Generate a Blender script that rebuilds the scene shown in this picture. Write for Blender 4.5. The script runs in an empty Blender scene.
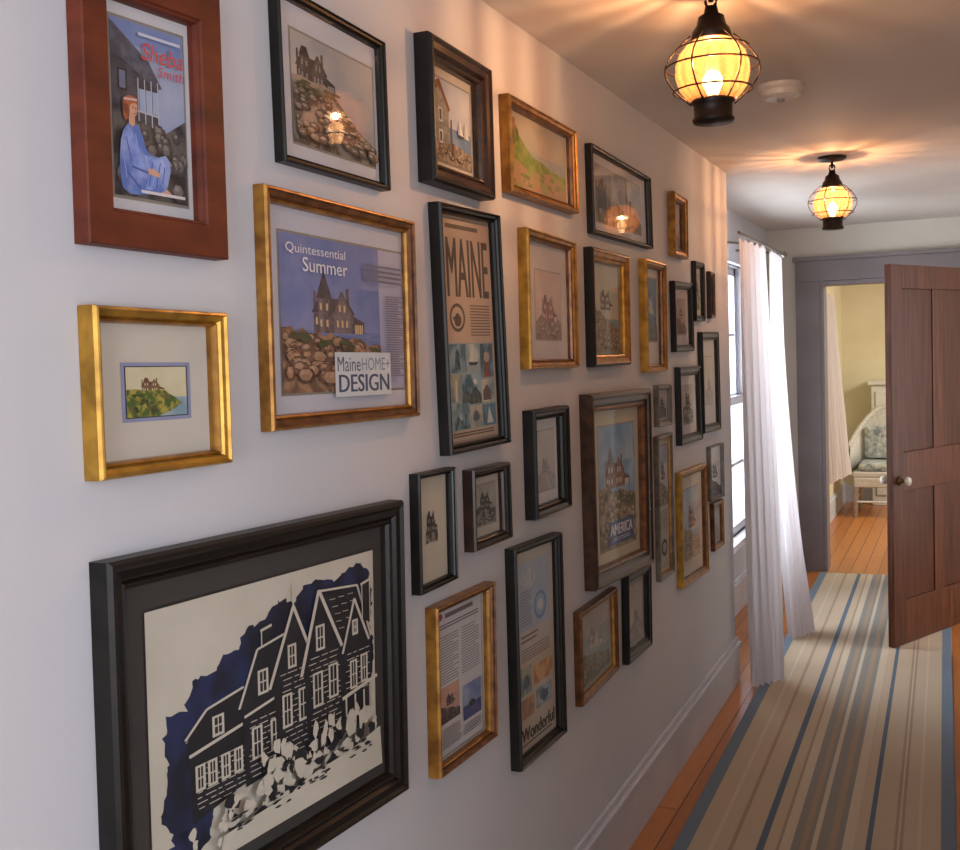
import bpy, math, random
from mathutils import Vector, Matrix
random.seed(7)
sc = bpy.context.scene
COL = sc.collection
try:
    sc.view_settings.view_transform = 'Standard'
except Exception: pass

# ------------------------------------------------------------------ camera
F = 1100.0
CAM = Vector((0.985, 0.0, 1.56))
TH = math.radians(23.75); PI_ = math.radians(3.54); RO = 0.035
R = Matrix.Rotation(TH,3,'Z') @ Matrix.Rotation(math.pi/2-PI_,3,'X') @ Matrix.Rotation(-RO,3,'Z')
cd = bpy.data.cameras.new('camera'); cam = bpy.data.objects.new('camera', cd)
cd.sensor_fit='HORIZONTAL'; cd.sensor_width=36; cd.lens=36*F/960; cd.clip_start=0.02
cam.matrix_world = Matrix.Translation(CAM) @ R.to_4x4()
COL.objects.link(cam); sc.camera = cam
def unproj(px,py,xp):
    d = R @ Vector(((px-480)/F, -(py-425)/F, -1))
    t = (xp-CAM.x)/d.x
    p = CAM + d*t
    return (p.y,p.z)

# ------------------------------------------------------------------ materials
def lin(h):
    h=h.lstrip('#'); out=[]
    for i in (0,2,4):
        c=int(h[i:i+2],16)/255
        out.append(c/12.92 if c<=0.04045 else ((c+0.055)/1.055)**2.4)
    return (*out,1)
def mixc(a,b,f):
    return '#'+''.join('%02x'%max(0,min(255,int(int(a[i:i+2],16)*(1-f)+int(b[i:i+2],16)*f))) for i in (1,3,5))
MC={}
def mat(c1,c2=None,scale=20,rough=0.6,metal=0.0,stretch=(1,1,1),bump=0.0,emit=0,detail=4,lo=.35,hi=.65,spec=.5):
    key=(c1,c2,scale,rough,metal,stretch,bump,emit,lo,hi,detail,spec)
    if key in MC: return MC[key]
    m=bpy.data.materials.new('paint_'+c1.strip('#')); m.use_nodes=True
    nt=m.node_tree; b=nt.nodes['Principled BSDF']
    b.inputs['Roughness'].default_value=rough; b.inputs['Metallic'].default_value=metal; b.inputs['Specular IOR Level'].default_value=spec
    tc=nt.nodes.new('ShaderNodeTexCoord'); mp=nt.nodes.new('ShaderNodeMapping'); mp.inputs['Scale'].default_value=stretch
    nz=nt.nodes.new('ShaderNodeTexNoise'); nz.inputs['Scale'].default_value=scale; nz.inputs['Detail'].default_value=detail
    nt.links.new(tc.outputs['Object'],mp.inputs[0]); nt.links.new(mp.outputs[0],nz.inputs['Vector'])
    cr=nt.nodes.new('ShaderNodeValToRGB'); cr.color_ramp.elements[0].position=lo; cr.color_ramp.elements[1].position=hi
    a=lin(c1)
    bb=lin(c2) if c2 else tuple([x*0.93 for x in a[:3]]+[1])
    cr.color_ramp.elements[0].color=a; cr.color_ramp.elements[1].color=bb
    nt.links.new(nz.outputs['Fac'],cr.inputs[0]); nt.links.new(cr.outputs[0],b.inputs['Base Color'])
    if bump:
        bp=nt.nodes.new('ShaderNodeBump'); bp.inputs['Strength'].default_value=bump; bp.inputs['Distance'].default_value=0.003
        nt.links.new(nz.outputs['Fac'],bp.inputs['Height']); nt.links.new(bp.outputs[0],b.inputs['Normal'])
    MC[key]=m; return m
def glass_mat(name, base=.035, top=.5, rough=0.0):
    m=bpy.data.materials.new(name); m.use_nodes=True; nt=m.node_tree; nt.nodes.clear()
    o=nt.nodes.new('ShaderNodeOutputMaterial'); mx=nt.nodes.new('ShaderNodeMixShader')
    t=nt.nodes.new('ShaderNodeBsdfTransparent'); g=nt.nodes.new('ShaderNodeBsdfGlossy'); g.inputs['Roughness'].default_value=rough
    lw=nt.nodes.new('ShaderNodeLayerWeight'); lw.inputs[0].default_value=.5
    pw=nt.nodes.new('ShaderNodeMath'); pw.operation='POWER'; pw.inputs[1].default_value=4.5
    mr=nt.nodes.new('ShaderNodeMapRange'); mr.inputs[3].default_value=base; mr.inputs[4].default_value=top
    nt.links.new(lw.outputs['Facing'],pw.inputs[0]); nt.links.new(pw.outputs[0],mr.inputs[0])
    nt.links.new(mr.outputs[0],mx.inputs[0]); nt.links.new(t.outputs[0],mx.inputs[1]); nt.links.new(g.outputs[0],mx.inputs[2]); nt.links.new(mx.outputs[0],o.inputs[0])
    return m
GLASS=glass_mat('picture_glass',.03,.3,0.03)
def globe_mat():
    m=bpy.data.materials.new('ribbed_glass'); m.use_nodes=True; nt=m.node_tree; nt.nodes.clear()
    N=nt.nodes.new; L=nt.links.new
    o=N('ShaderNodeOutputMaterial'); mx=N('ShaderNodeMixShader'); mx2=N('ShaderNodeMixShader')
    t=N('ShaderNodeBsdfTransparent'); tl=N('ShaderNodeBsdfTranslucent'); tl.inputs[0].default_value=(1,.42,.16,1)
    g=N('ShaderNodeBsdfGlossy'); g.inputs['Roughness'].default_value=.05
    tc=N('ShaderNodeTexCoord'); sp=N('ShaderNodeSeparateXYZ'); at=N('ShaderNodeMath'); at.operation='ARCTAN2'
    L(tc.outputs['Object'],sp.inputs[0]); L(sp.outputs['Y'],at.inputs[0]); L(sp.outputs['X'],at.inputs[1])
    c1=N('ShaderNodeMath'); c1.operation='MULTIPLY'; c1.inputs[1].default_value=16; L(at.outputs[0],c1.inputs[0])
    s1=N('ShaderNodeMath'); s1.operation='SINE'; L(c1.outputs[0],s1.inputs[0])
    nv=N('ShaderNodeVectorMath'); nv.operation='NORMALIZE'; cx=N('ShaderNodeCombineXYZ'); L(sp.outputs['X'],cx.inputs[0]); L(sp.outputs['Y'],cx.inputs[1]); L(cx.outputs[0],nv.inputs[0])
    nz=N('ShaderNodeTexNoise'); nz.inputs['Scale'].default_value=6; nz.inputs['Detail'].default_value=3; L(nv.outputs[0],nz.inputs['Vector'])
    ad=N('ShaderNodeMath'); ad.operation='MULTIPLY_ADD'; ad.inputs[1].default_value=.3; L(s1.outputs[0],ad.inputs[0]); L(nz.outputs['Fac'],ad.inputs[2])
    cr=N('ShaderNodeValToRGB'); cr.color_ramp.elements[0].position=.2; cr.color_ramp.elements[1].position=.85
    cr.color_ramp.elements[0].color=(.5,.34,.22,1); cr.color_ramp.elements[1].color=(1,.92,.82,1); L(ad.outputs[0],cr.inputs[0]); L(cr.outputs[0],t.inputs[0])
    mr=N('ShaderNodeMapRange'); mr.inputs[1].default_value=0; mr.inputs[2].default_value=1; mr.inputs[3].default_value=.1; mr.inputs[4].default_value=.05
    L(ad.outputs[0],mr.inputs[0]); L(mr.outputs[0],mx2.inputs[0])
    lw=N('ShaderNodeLayerWeight'); pw=N('ShaderNodeMath'); pw.operation='POWER'; pw.inputs[1].default_value=4
    m2=N('ShaderNodeMapRange'); m2.inputs[3].default_value=.03; m2.inputs[4].default_value=.5
    L(lw.outputs['Facing'],pw.inputs[0]); L(pw.outputs[0],m2.inputs[0])
    L(t.outputs[0],mx2.inputs[1]); L(tl.outputs[0],mx2.inputs[2])
    L(m2.outputs[0],mx.inputs[0]); L(mx2.outputs[0],mx.inputs[1]); L(g.outputs[0],mx.inputs[2]); L(mx.outputs[0],o.inputs[0])
    return m
def cloth_mat(c,name):
    m=bpy.data.materials.new(name); m.use_nodes=True; nt=m.node_tree; nt.nodes.clear()
    o=nt.nodes.new('ShaderNodeOutputMaterial'); mx=nt.nodes.new('ShaderNodeMixShader'); mx.inputs[0].default_value=.4
    d=nt.nodes.new('ShaderNodeBsdfDiffuse'); t=nt.nodes.new('ShaderNodeBsdfTranslucent')
    tc=nt.nodes.new('ShaderNodeTexCoord'); nz=nt.nodes.new('ShaderNodeTexNoise'); nz.inputs['Scale'].default_value=60
    cr=nt.nodes.new('ShaderNodeValToRGB'); cr.color_ramp.elements[0].color=lin(c); cr.color_ramp.elements[1].color=tuple([x*.9 for x in lin(c)[:3]]+[1])
    nt.links.new(tc.outputs['Object'],nz.inputs['Vector']); nt.links.new(nz.outputs['Fac'],cr.inputs[0])
    nt.links.new(cr.outputs[0],d.inputs[0]); nt.links.new(cr.outputs[0],t.inputs[0])
    nt.links.new(d.outputs[0],mx.inputs[1]); nt.links.new(t.outputs[0],mx.inputs[2]); nt.links.new(mx.outputs[0],o.inputs[0])
    return m

# ------------------------------------------------------------------ mesh helper
class B:
    def __init__(s,origin=(0,0,0)): s.v=[];s.f=[];s.mi=[];s.ms=[];s.o=Vector(origin)
    def m(s,mt):
        if mt not in s.ms: s.ms.append(mt)
        return s.ms.index(mt)
    def face(s,pts,mt):
        n=len(s.v); s.v+= [Vector(p)-s.o for p in pts]; s.f.append(list(range(n,n+len(pts)))); s.mi.append(s.m(mt))
    def raw(s,vs,fs,mt):
        n=len(s.v); s.v+=[Vector(p)-s.o for p in vs]; k=s.m(mt)
        for f in fs: s.f.append([i+n for i in f]); s.mi.append(k)
    def box(s,a,b,mt,M=None):
        x0,y0,z0=a;x1,y1,z1=b
        vs=[Vector(p) for p in ((x0,y0,z0),(x1,y0,z0),(x1,y1,z0),(x0,y1,z0),(x0,y0,z1),(x1,y0,z1),(x1,y1,z1),(x0,y1,z1))]
        if M: vs=[M@p for p in vs]
        s.raw(vs,[(0,3,2,1),(4,5,6,7),(0,1,5,4),(1,2,6,5),(2,3,7,6),(3,0,4,7)],mt)
    def lathe(s,prof,mt,n=24,c=(0,0,0),M=None,ripple=0,rn=0):
        vs=[];fs=[]
        for (r,z) in prof:
            for i in range(n):
                a=2*math.pi*i/n; rr=r*(1+ripple*math.cos(rn*a))
                p=Vector((rr*math.cos(a),rr*math.sin(a),z))
                if M: p=M@p
                vs.append(p+Vector(c))
        for j in range(len(prof)-1):
            for i in range(n):
                fs.append((j*n+i,j*n+(i+1)%n,(j+1)*n+(i+1)%n,(j+1)*n+i))
        s.raw(vs,fs,mt)
    def tube(s,path,r,mt,n=8,closed=False):
        vs=[];fs=[];L=len(path);path=[Vector(p) for p in path]
        for j,p in enumerate(path):
            if closed: d=path[(j+1)%L]-path[j-1]
            else: d=path[min(j+1,L-1)]-path[max(j-1,0)]
            d.normalize(); up=Vector((0,0,1)) if abs(d.z)<.9 else Vector((1,0,0))
            a=d.cross(up).normalized(); b=d.cross(a).normalized()
            for i in range(n):
                t=2*math.pi*i/n; vs.append(p+a*r*math.cos(t)+b*r*math.sin(t))
        for j in range(L if closed else L-1):
            for i in range(n):
                k=(j+1)%L; fs.append((j*n+i,j*n+(i+1)%n,k*n+(i+1)%n,k*n+i))
        if not closed: fs.append(tuple(range(n))); fs.append(tuple(range((L-1)*n,L*n)))
        s.raw(vs,fs,mt)
    def obj(s,name,parent=None,smooth=False,bevel=0,**kw):
        me=bpy.data.meshes.new(name); me.from_pydata([tuple(p) for p in s.v],[],s.f)
        for mm in s.ms: me.materials.append(mm)
        me.polygons.foreach_set('material_index',s.mi)
        if smooth: me.polygons.foreach_set('use_smooth',[True]*len(me.polygons))
        me.update()
        ob=bpy.data.objects.new(name,me); COL.objects.link(ob)
        ob.location=s.o
        if parent: ob.parent=parent; ob.location=s.o-parent.location
        if bevel:
            md=ob.modifiers.new('bevel','BEVEL'); md.width=bevel; md.segments=2; md.limit_method='ANGLE'
        for k,v in kw.items(): ob[k]=v
        return ob
def empty(name,loc,label,cat,**kw):
    e=bpy.data.objects.new(name,None); e.empty_display_size=.05; e.location=loc; COL.objects.link(e)
    e['label']=label; e['category']=cat
    for k,v in kw.items(): e[k]=v
    return e

TC={}
def text_geo(s,shear=0,bold=0):
    k=(s,shear,bold)
    if k in TC: return TC[k]
    c=bpy.data.curves.new('t','FONT'); c.body=s; c.shear=shear; c.offset=bold; c.resolution_u=3
    o=bpy.data.objects.new('t',c); COL.objects.link(o)
    dg=bpy.context.evaluated_depsgraph_get(); me=bpy.data.meshes.new_from_object(o.evaluated_get(dg))
    vs=[(v.co.x,v.co.y) for v in me.vertices]; fs=[tuple(p.vertices) for p in me.polygons]
    bpy.data.objects.remove(o); bpy.data.curves.remove(c); bpy.data.meshes.remove(me)
    x0=min(v[0] for v in vs);x1=max(v[0] for v in vs);y0=min(v[1] for v in vs);y1=max(v[1] for v in vs)
    vs=[((x-x0)/(x1-x0),1-(y-y0)/(y1-y0)) for x,y in vs]
    TC[k]=(vs,fs); return TC[k]

# ------------------------------------------------------------------ art painter (u right, v down)
PR=.75; DX=.00003
class Art:
    def __init__(s,M,rect,x0,origin):
        s.M=M;s.r=rect;s.x=x0;s.b=B(origin);s.n=0
        s.rnd=random.Random(3)
    def P(s,u,v,x):
        a,b,c,d=s.r; return s.M(a+(c-a)*u,b+(d-b)*v,x)
    def poly(s,pts,mt):
        s.n+=1; x=s.x+s.n*DX
        s.b.face([s.P(u,v,x) for u,v in pts],mt)
    def rect(s,u0,v0,u1,v1,mt): s.poly([(u0,v0),(u1,v0),(u1,v1),(u0,v1)],mt)
    def line(s,p,q,w,mt):
        dx,dy=q[0]-p[0],q[1]-p[1]; L=math.hypot(dx,dy) or 1; nx,ny=-dy/L*w/2,dx/L*w/2
        s.poly([(p[0]+nx,p[1]+ny),(q[0]+nx,q[1]+ny),(q[0]-nx,q[1]-ny),(p[0]-nx,p[1]-ny)],mt)
    def text(s,t,u0,v0,u1,v1,mt,shear=0,heavy=0):
        vs,fs=text_geo(t,shear,0)
        for k in range(1 if not heavy else 3):
            s.n+=1; x=s.x+s.n*DX; d=heavy*(k-1) if heavy else 0
            s.b.raw([s.P(u0+d+(u1-u0)*a,v0+(v1-v0)*b,x) for a,b in vs],fs,mt)
    def lines(s,u0,v0,u1,v1,n,mt,fill=.45):
        s.n+=1; x=s.x+s.n*DX
        h=(v1-v0)/n
        for i in range(n):
            e=u1-(u1-u0)*(s.rnd.random()*.35 if s.rnd.random()<.25 else .02)
            a=v0+i*h; s.b.face([s.P(u0,a,x),s.P(e,a,x),s.P(e,a+h*fill,x),s.P(u0,a+h*fill,x)],mt)
    def blob(s,cx,cy,rx,ry,mt,n=11,j=.3):
        s.poly([(cx+rx*math.cos(2*math.pi*i/n)*(1-j+2*j*s.rnd.random()),cy+ry*math.sin(2*math.pi*i/n)*(1-j+2*j*s.rnd.random())) for i in range(n)],mt)
    def circle(s,cx,cy,rx,ry,mt,n=24): s.blob(cx,cy,rx,ry,mt,n,0)

MU='#8c8886'; MF=.1
def paint(c,c2=None,sc_=25): return mat(mixc(c,MU,MF*.6),mixc(c2,MU,MF) if c2 else None,sc_,PR)
def rough(c,c2,sc_=40): return mat(mixc(c,MU,MF),mixc(c2,MU,MF),sc_,PR,detail=12,lo=.42,hi=.58)
def house(a,x,y,w,h,wall,roof,win,trim=None,spire=False,lite=None):
    h*=.9
    T=lambda pts:[(x+w*p,y-h*q) for p,q in pts]
    tr=trim or wall; lt=lite or wall
    a.poly(T([(.82,.5),(.9,.5),(.9,1.08),(.82,1.08)]),wall)
    a.poly(T([(.0,.5),(.06,.5),(.06,.95),(.0,.95)]),wall)
    a.poly(T([(-.05,.43),(.12,.8),(.85,.8),(1.05,.43)]),roof)
    a.poly(T([(0,-.05),(1,-.05),(1,.45),(0,.45)]),wall)
    a.poly(T([(1,-.05),(1.3,-.05),(1.3,.25),(1,.4)]),roof)
    a.poly(T([(1.04,-.05),(1.26,-.05),(1.26,.18),(1.04,.18)]),win)
    for k in range(3): a.poly(T([(1.09+.06*k,-.05),(1.105+.06*k,-.05),(1.105+.06*k,.2),(1.09+.06*k,.2)]),tr)
    a.poly(T([(.5,-.05),(.92,-.05),(.92,.5),(.71,.95),(.5,.5)]),lt)
    a.line(*T([(.46,.42),(.71,.98)]),w*.035,tr); a.line(*T([(.96,.42),(.71,.98)]),w*.035,tr)
    a.poly(T([(.12,-.05),(.4,-.05),(.4,.8),(.12,.8)]),wall); a.poly(T([(.12,-.05),(.24,-.05),(.24,.8),(.12,.8)]),lt)
    if spire: a.poly(T([(.06,.78),(.26,1.45),(.46,.78)]),roof); a.line(*T([(.26,1.4),(.26,1.6)]),w*.015,roof)
    else: a.poly(T([(.08,.78),(.18,1.1),(.34,1.1),(.44,.78)]),roof)
    for (wx,wy) in ((.15,.1),(.15,.5),(.3,.1),(.3,.5),(.56,.1),(.68,.1),(.8,.1),(.62,.48),(.74,.48),(.04,.15)):
        a.poly(T([(wx,wy),(wx+.05,wy),(wx+.05,wy+.17),(wx,wy+.17)]),win)
def jag(a,y0,y1,n,amp):
    n*=2
    return [(i/n, y0+(y1-y0)*i/n+(a.rnd.random()-.5)*amp) for i in range(n+1)]
def boulders(a,c1,c2,ridge,n=34,u0=0,u1=1,vmax=.98,size=1.0):
    dk=mixc(c1,'#000000',.45); L=[]
    for i in range(n):
        u=u0+(u1-u0)*(.03+.94*a.rnd.random()); t=a.rnd.random(); r=ridge(u); v=r+(vmax-.04-r)*t
        L.append((v,u))
    L.sort()
    for v,u in L:
        s_=size*(.028+.05*max(0,v-.4)+.02*a.rnd.random()); rx=s_*1.25; ry=s_*.8
        rx=min(rx,u-.005,.995-u) if u>.01 else .01; ry=min(ry,.995-v)
        if rx<=0 or ry<=0: continue
        f=a.rnd.random()
        a.blob(u,v,rx,ry,rough(dk,c1,60),7,.0)
        a.blob(u-rx*.1,v-ry*.15,rx*.82,ry*.72,rough(mixc(c1,c2,.3 if f<.5 else .7),c1 if f<.5 else c2,70),6,.12)
        a.blob(u-rx*.2,v-ry*.38,rx*.5,ry*.36,rough(c2,mixc(c2,'#ffffff',.2),70),5,.2)
def scene(a,sky='#9fb3cc',sky2='#cfd6dc',rock='#6b5a48',rock2='#a08a70',wall='#6a4a3c',roof='#3c3238',win='#d8d4c4',sea=None,grass=None,hx=.3,hy=.55,hw=.35,hh=.3,slope=.15,level=.55,seed=1,spire=False,nb=34):
    a.rnd=random.Random(seed)
    a.rect(0,0,1,1,mat(sky,sky2,9,PR,detail=8)); a.rect(0,.3,1,.6,mat(sky2,sky,12,PR,detail=8))
    if sea: a.rect(0,.62,1,1,mat(sea,mixc(sea,'#ffffff',.15),30,PR,0,(1,1,6)))
    house(a,hx,hy,hw,hh,rough(wall,mixc(wall,'#000000',.25),90),rough(roof,mixc(roof,wall,.4),60),paint(win),None,spire,rough(mixc(wall,'#ffffff',.12),wall,90))
    e0=min(.97,level+max(slope,0)*1.5); l0=level-slope*.2
    a.poly(jag(a,l0,e0,11,.05)+[(1,1),(0,1)],rough(rock,rock2,34))
    boulders(a,rock,rock2,lambda u:l0+(e0-l0)*u+.03,nb)
    if grass:
        for i in range(9):
            u=.06+.88*a.rnd.random(); a.blob(u,l0+(e0-l0)*u+.03+.05*a.rnd.random(),.05,.022,rough(grass,'#3c4a22',60),9,.35)

# ---- individual art
def art_sheba(a):
    a.rect(0,0,1,1,paint('#8f9fc4','#a9b2cc',14))
    a.rect(0,0,1,.13,paint('#6f83b8','#7f90c0'))
    d=rough('#2c2d38','#454552',40); a.poly([(0,.03),(.35,.16),(.62,.30),(.62,.62),(0,.62)],d)
    for i in range(12): a.line((0,.2+.035*i),(.33,.24+.03*i),.004,paint('#4d4d5a'))
    a.poly([(0,.02),(.5,.2),(.68,.34),(.6,.35),(0,.18)],rough('#40414f','#5a5b6c',60))
    a.rect(.08,.28,.2,.4,paint('#1c1d26')); a.rect(.1,.29,.18,.39,paint('#6a7490'))
    for i in range(3): a.rect(.36+.09*i,.37,.43+.09*i,.5,paint('#9fb0cf'))
    for i in range(4): a.line((.345+.09*i,.31),(.345+.09*i,.58),.014,paint('#b9bbc8'))
    a.line((.33,.5),(.64,.51),.01,paint('#b9bbc8'))
    a.poly([(0,.5),(.3,.55),(.7,.6),(.85,.55),(1,.5),(1,1),(0,1)],rough('#5a5652','#1e1f24',30))
    boulders(a,'#3c3a3c','#6c6764',lambda u:.58,46)
    robe=rough('#4e6fc0','#8ba2de',26); robe2=paint('#3a54a0'); rl=paint('#9db2ee'); skin=paint('#c78f74','#d6a68c',60)
    a.poly([(.1,.63),(.16,.59),(.24,.575),(.31,.6),(.36,.66),(.38,.71),(.45,.745),(.56,.75),(.66,.73),(.71,.76),(.73,.81),(.69,.88),(.66,.93),(.57,.965),(.45,.97),(.3,.985),(.16,.99),(.06,.96),(.035,.88),(.04,.78),(.06,.69)],robe)
    a.poly([(.36,.75),(.5,.765),(.62,.755),(.66,.8),(.56,.9),(.46,.945),(.36,.95),(.42,.86)],rough('#6c8cd8','#a0b4ec',30))
    a.poly([(.12,.65),(.2,.63),(.27,.68),(.29,.78),(.42,.825),(.4,.855),(.24,.84),(.15,.78)],rough('#6282cf','#8aa2e6',30))
    for p,q in (((.13,.67),(.19,.8)),((.19,.83),(.41,.852)),((.47,.79),(.41,.93)),((.58,.78),(.51,.93)),((.1,.85),(.3,.95)),((.64,.8),(.6,.9))): a.line(p,q,.012,robe2)
    for p,q in (((.25,.64),(.29,.74)),((.53,.78),(.46,.92)),((.08,.75),(.12,.9))): a.line(p,q,.009,rl)
    a.poly([(.4,.826),(.47,.822),(.54,.835),(.58,.855),(.56,.868),(.48,.862),(.41,.858)],skin)
    a.poly([(.57,.955),(.66,.93),(.72,.95),(.7,.97),(.6,.975)],skin)
    a.poly([(.17,.53),(.25,.53),(.25,.59),(.21,.605),(.17,.59)],skin)
    a.poly([(.16,.47),(.22,.455),(.275,.465),(.29,.485),(.285,.51),(.27,.535),(.235,.55),(.19,.54),(.165,.51)],skin)
    a.poly([(.09,.5),(.1,.465),(.13,.44),(.19,.428),(.25,.435),(.29,.455),(.3,.475),(.25,.468),(.2,.478),(.185,.5),(.18,.53),(.17,.56),(.13,.575),(.1,.55)],rough('#6e3218','#b05c30',60))
    a.line((.11,.455),(.285,.447),.012,paint('#d8b8c0'))
    for p in ((.225,.497),(.265,.497)): a.circle(p[0],p[1],.009,.004,paint('#2a2024'))
    a.line((.225,.487),(.24,.485),.004,paint('#7a4028')); a.line((.25,.5),(.255,.515),.005,paint('#a87460'))
    a.line((.23,.53),(.265,.528),.005,paint('#a04840'))
    r=paint('#cf3f48'); 
    a.lines(.33,.055,.93,.085,1,paint('#c9cee0'),.6)
    a.text('Sheba',.36,.105,.95,.205,r,.2,0); a.text('Smith',.58,.22,.96,.28,r,.2,0)
    a.lines(.3,.955,.93,.98,1,paint('#d8d4d8'),.7)
def art_rocks(a):
    a.rnd=random.Random(5)
    a.rect(0,0,1,1,mat('#8f9298','#b9b2ab',5,PR,detail=8)); 
    house(a,.06,.42,.34,.32,rough('#3a3836','#232221',90),paint('#282728'),paint('#8a8888'),None,False,rough('#4c4a48','#3a3836',90))
    a.poly([(0,.4),(.1,.38),(.22,.4),(.36,.38),(.46,.42),(.54,.5),(.66,.6),(.8,.72),(1,.84),(1,1),(0,1)],rough('#4d443a','#a2907c',30))
    boulders(a,'#4f463c','#988673',lambda u:.44+max(0,u-.4)*.75,80,size=.8)
    for i in range(8): u=.06+.4*a.rnd.random(); a.blob(u,.43+.08*a.rnd.random(),.05,.02,rough('#5c5a38','#3c3c26',60),9,.35)
    for i in range(7): u=.3+.4*a.rnd.random(); a.blob(u,.6+.25*a.rnd.random(),.04,.012,paint('#c9bfae'),8,.4)
def art_quint(a):
    a.rect(0,0,1,1,paint('#a7a7c4','#b4b2c8',9))
    sub=a.r; A_,B_,C_,D_=sub; w=C_-A_
    a.r=(A_,B_,A_+w*.78,D_)
    scene(a,'#6474a8','#8288b0','#6a4a3a','#a8805f','#6a5a5c','#3c363e','#d0b488','#5a6a9a','#4d4a30',.3,.6,.4,.3,.06,.6,9,True,60)
    a.text('Quintessential',.03,.06,.6,.13,paint('#e6e6ee')); a.text('Summer',.18,.14,.62,.23,paint('#eeeef4'))
    a.r=sub
    a.lines(.62,.12,.97,.26,4,paint('#6f6f88')); a.lines(.81,.33,.97,.92,34,paint('#74748a'))
    b=paint('#d5d9de'); a.rect(.36,.74,.84,1.04,b)
    t=paint('#41536e'); a.text('Maine',.38,.77,.57,.87,t); a.text('HOME+',.58,.775,.83,.865,paint('#7b8ea0'))
    a.text('DESIGN',.39,.89,.82,1.01,t,0,.003)
def art_small(a):
    a.rect(-.06,-.08,1.06,1.08,paint('#8e93b8')); a.rect(-.01,-.01,1.01,1.01,paint('#232430'))
    a.rect(.01,.01,.99,.99,paint('#c8bf96','#d6cfae')); a.rect(.01,.62,.99,.99,paint('#7c98ab','#a4b7bf'))
    house(a,.25,.5,.28,.28,paint('#7a5a40'),paint('#6a3c2c'),paint('#e0d0a0'))
    a.poly([(.01,.45),(.15,.44),(.22,.46),(.3,.48),(.42,.47),(.6,.47),(.68,.55),(.78,.62),(.85,.7),(.9,.75),(.7,.9),(.5,.99),(.01,.99)],rough('#3f5a18','#a89c3c',90))
    for i in range(30):
        u=.06+.7*a.rnd.random(); v=.52+.4*a.rnd.random()
        if u+v<1.45: a.blob(u,v,.045,.035,rough(['#5a6a20','#8d7a2a','#6b5236','#39501c'][i%4],'#2c3414',120),7,.3)
def art_boats(a):
    a.rect(0,0,1,1,paint('#aab8cc','#c9cdd4',10)); a.rect(0,.55,1,.8,paint('#5d7fa6','#7c98b8',30))
    a.poly([(0,.1),(.12,.02),(.38,.3),(.38,.95),(0,.95)],rough('#7d8078','#9a9a90',60))
    for i in range(10): a.line((0,.2+.07*i),(.37,.32+.06*i),.006,paint('#6c7068'))
    a.poly([(-.0,.06),(.14,-.0),(.42,.33),(.38,.36),(.13,.1),(0,.16)],paint('#7a4a34'))
    a.rect(.1,.35,.2,.52,paint('#d9dde0')); a.rect(.1,.62,.2,.78,paint('#d9dde0')); a.rect(.12,.37,.18,.5,paint('#4c5060')); a.rect(.12,.64,.18,.76,paint('#4c5060')); a.rect(.42,.45,.46,.75,paint('#6d4432'))
    a.poly([(0,.8),(.5,.74),(1,.8),(1,1),(0,1)],rough('#6a5a48','#a89a86',60)); boulders(a,'#5a4e40','#a3957f',lambda u:.8,22,size=.7); a.rect(.45,.74,.5,.95,paint('#7a5a48'))
    for x,y,h in ((.66,.6,.2),(.82,.62,.24)): a.poly([(x,y),(x,y-h),(x+.1,y)],paint('#e6e6e4')); a.poly([(x-.06,y),(x-.01,y-h*.8),(x-.01,y)],paint('#c3cad0'))
    a.rect(.6,.61,.78,.63,paint('#3a3a42'))
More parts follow.
